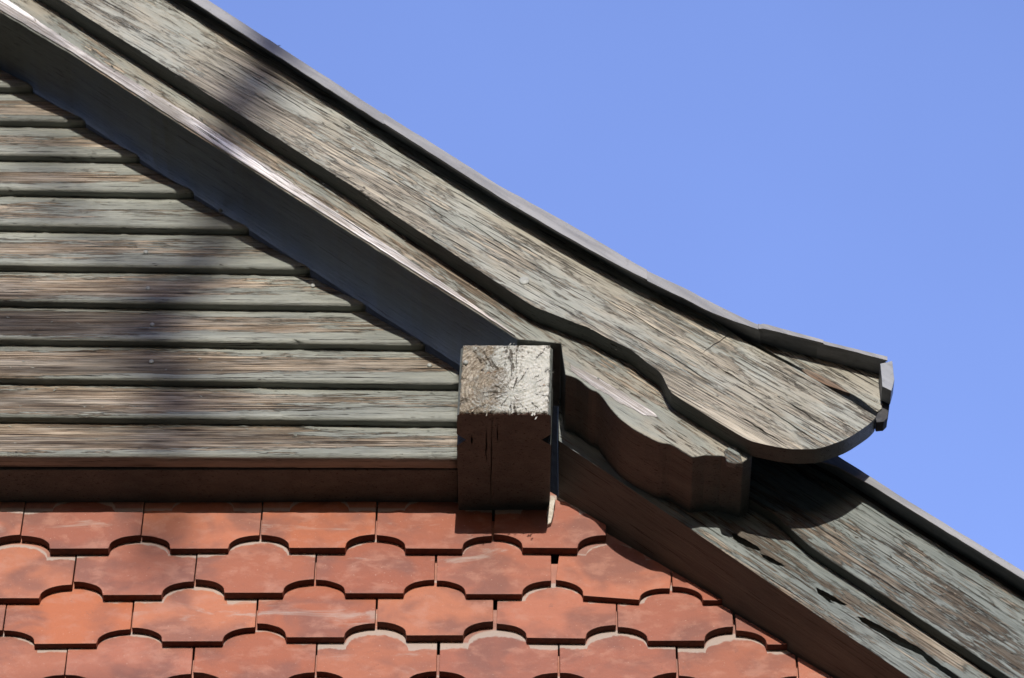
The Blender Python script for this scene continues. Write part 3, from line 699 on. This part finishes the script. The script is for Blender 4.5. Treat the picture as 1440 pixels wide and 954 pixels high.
limb(trunk, 0.17, 0.05, 'trunk', bt)
limb([trunk[3], sunpt(300, -500), sunpt(460, -150), sunpt(425, 50), sunpt(400, 150), sunpt(325, 240), sunpt(215, 420), sunpt(232, 540), sunpt(222, 640), sunpt(200, 700)], 0.070, 0.022, 'branch', bt)
limb([trunk[2] + Vector((.1, 0, 1.2)), sunpt(-400, 470), sunpt(-60, 395), sunpt(120, 405), sunpt(240, 470), sunpt(330, 560)], 0.05, 0.02, 'branch', bt)
limb([trunk[2] + Vector((0, 0, .2)), sunpt(-600, 1050), sunpt(-40, 905), sunpt(110, 870), sunpt(300, 900), sunpt(420, 1000)], 0.055, 0.02, 'branch', bt)
limb([sunpt(212, 430), sunpt(180, 330), sunpt(90, 250), sunpt(40, 100)], 0.03, 0.015, 'branch', bt)
limb([trunk[3], Vector((-2.0, -TD, 9.6)), Vector((-1.1, -TD, 10.6))], 0.04, 0.01, 'branch', bt)
def leaf_mat():
    k = N('dark_evergreen'); g_ = k.n('ShaderNodeNewGeometry'); k.put(k.b.inputs['Base Color'], k.ramp(g_.outputs['Random Per Island'], [(0, (0.02, 0.035, 0.012)), (1, (0.05, 0.075, 0.025))])); return k.m
M['leaf'] = leaf_mat()
rnd = random.Random(11); vv = []; ff = []
for _ in range(9000):
    h = rnd.random() ** 0.8; r = (1 - h) * 3.6 * (0.55 + 0.45 * rnd.random() ** .5) + .15; a = rnd.uniform(0, 2 * math.pi); r *= 1 + .2 * math.sin(a * 5 + h * 30)
    c = Vector((r * math.cos(a), r * math.sin(a), 1.2 + h * 14.5)); u = Vector((rnd.gauss(0, 1), rnd.gauss(0, 1), rnd.gauss(0, .5))).normalized() * rnd.uniform(.16, .4); v = u.orthogonal().normalized() * rnd.uniform(.08, .22); b0 = len(vv)
    vv += [tuple(c - u), tuple(c + v), tuple(c + u), tuple(c - v)]; ff.append((b0, b0 + 1, b0 + 2, b0 + 3))
crown = bpy.data.meshes.new('m'); crown.from_pydata(vv, [], ff); crown.materials.append(M['leaf'])
tv, tf = tube([Vector((0, 0, -.2)), Vector((0, 0, 7)), Vector((0, 0, 15))], [.28, .18, .03]); tm = bpy.data.meshes.new('m'); tm.from_pydata(tv, [], tf); tm.materials.append(M['bark'])
for az, d in ((-84, 13), (-66, 12), (-50, 13), (-36, 14), (-23, 15), (-14, 24), (14, 24), (22, 15), (35, 14), (49, 13), (65, 12), (83, 13)):  # ring of unseen conifers added to cut sky light, open towards the sun
    a = R(az); p = (d * math.sin(a), -d * math.cos(a), 0)
    t = thing('added_conifer', p, 'unseen tall dark conifer added to block sky light before the gable', 'tree', 'added conifers blocking the sky'); t.rotation_euler.z = az * 1.7
    for nm, me in (('added_conifer_crown', crown), ('trunk', tm)):
        o = bpy.data.objects.new(nm, me); COL.objects.link(o); o.parent = t
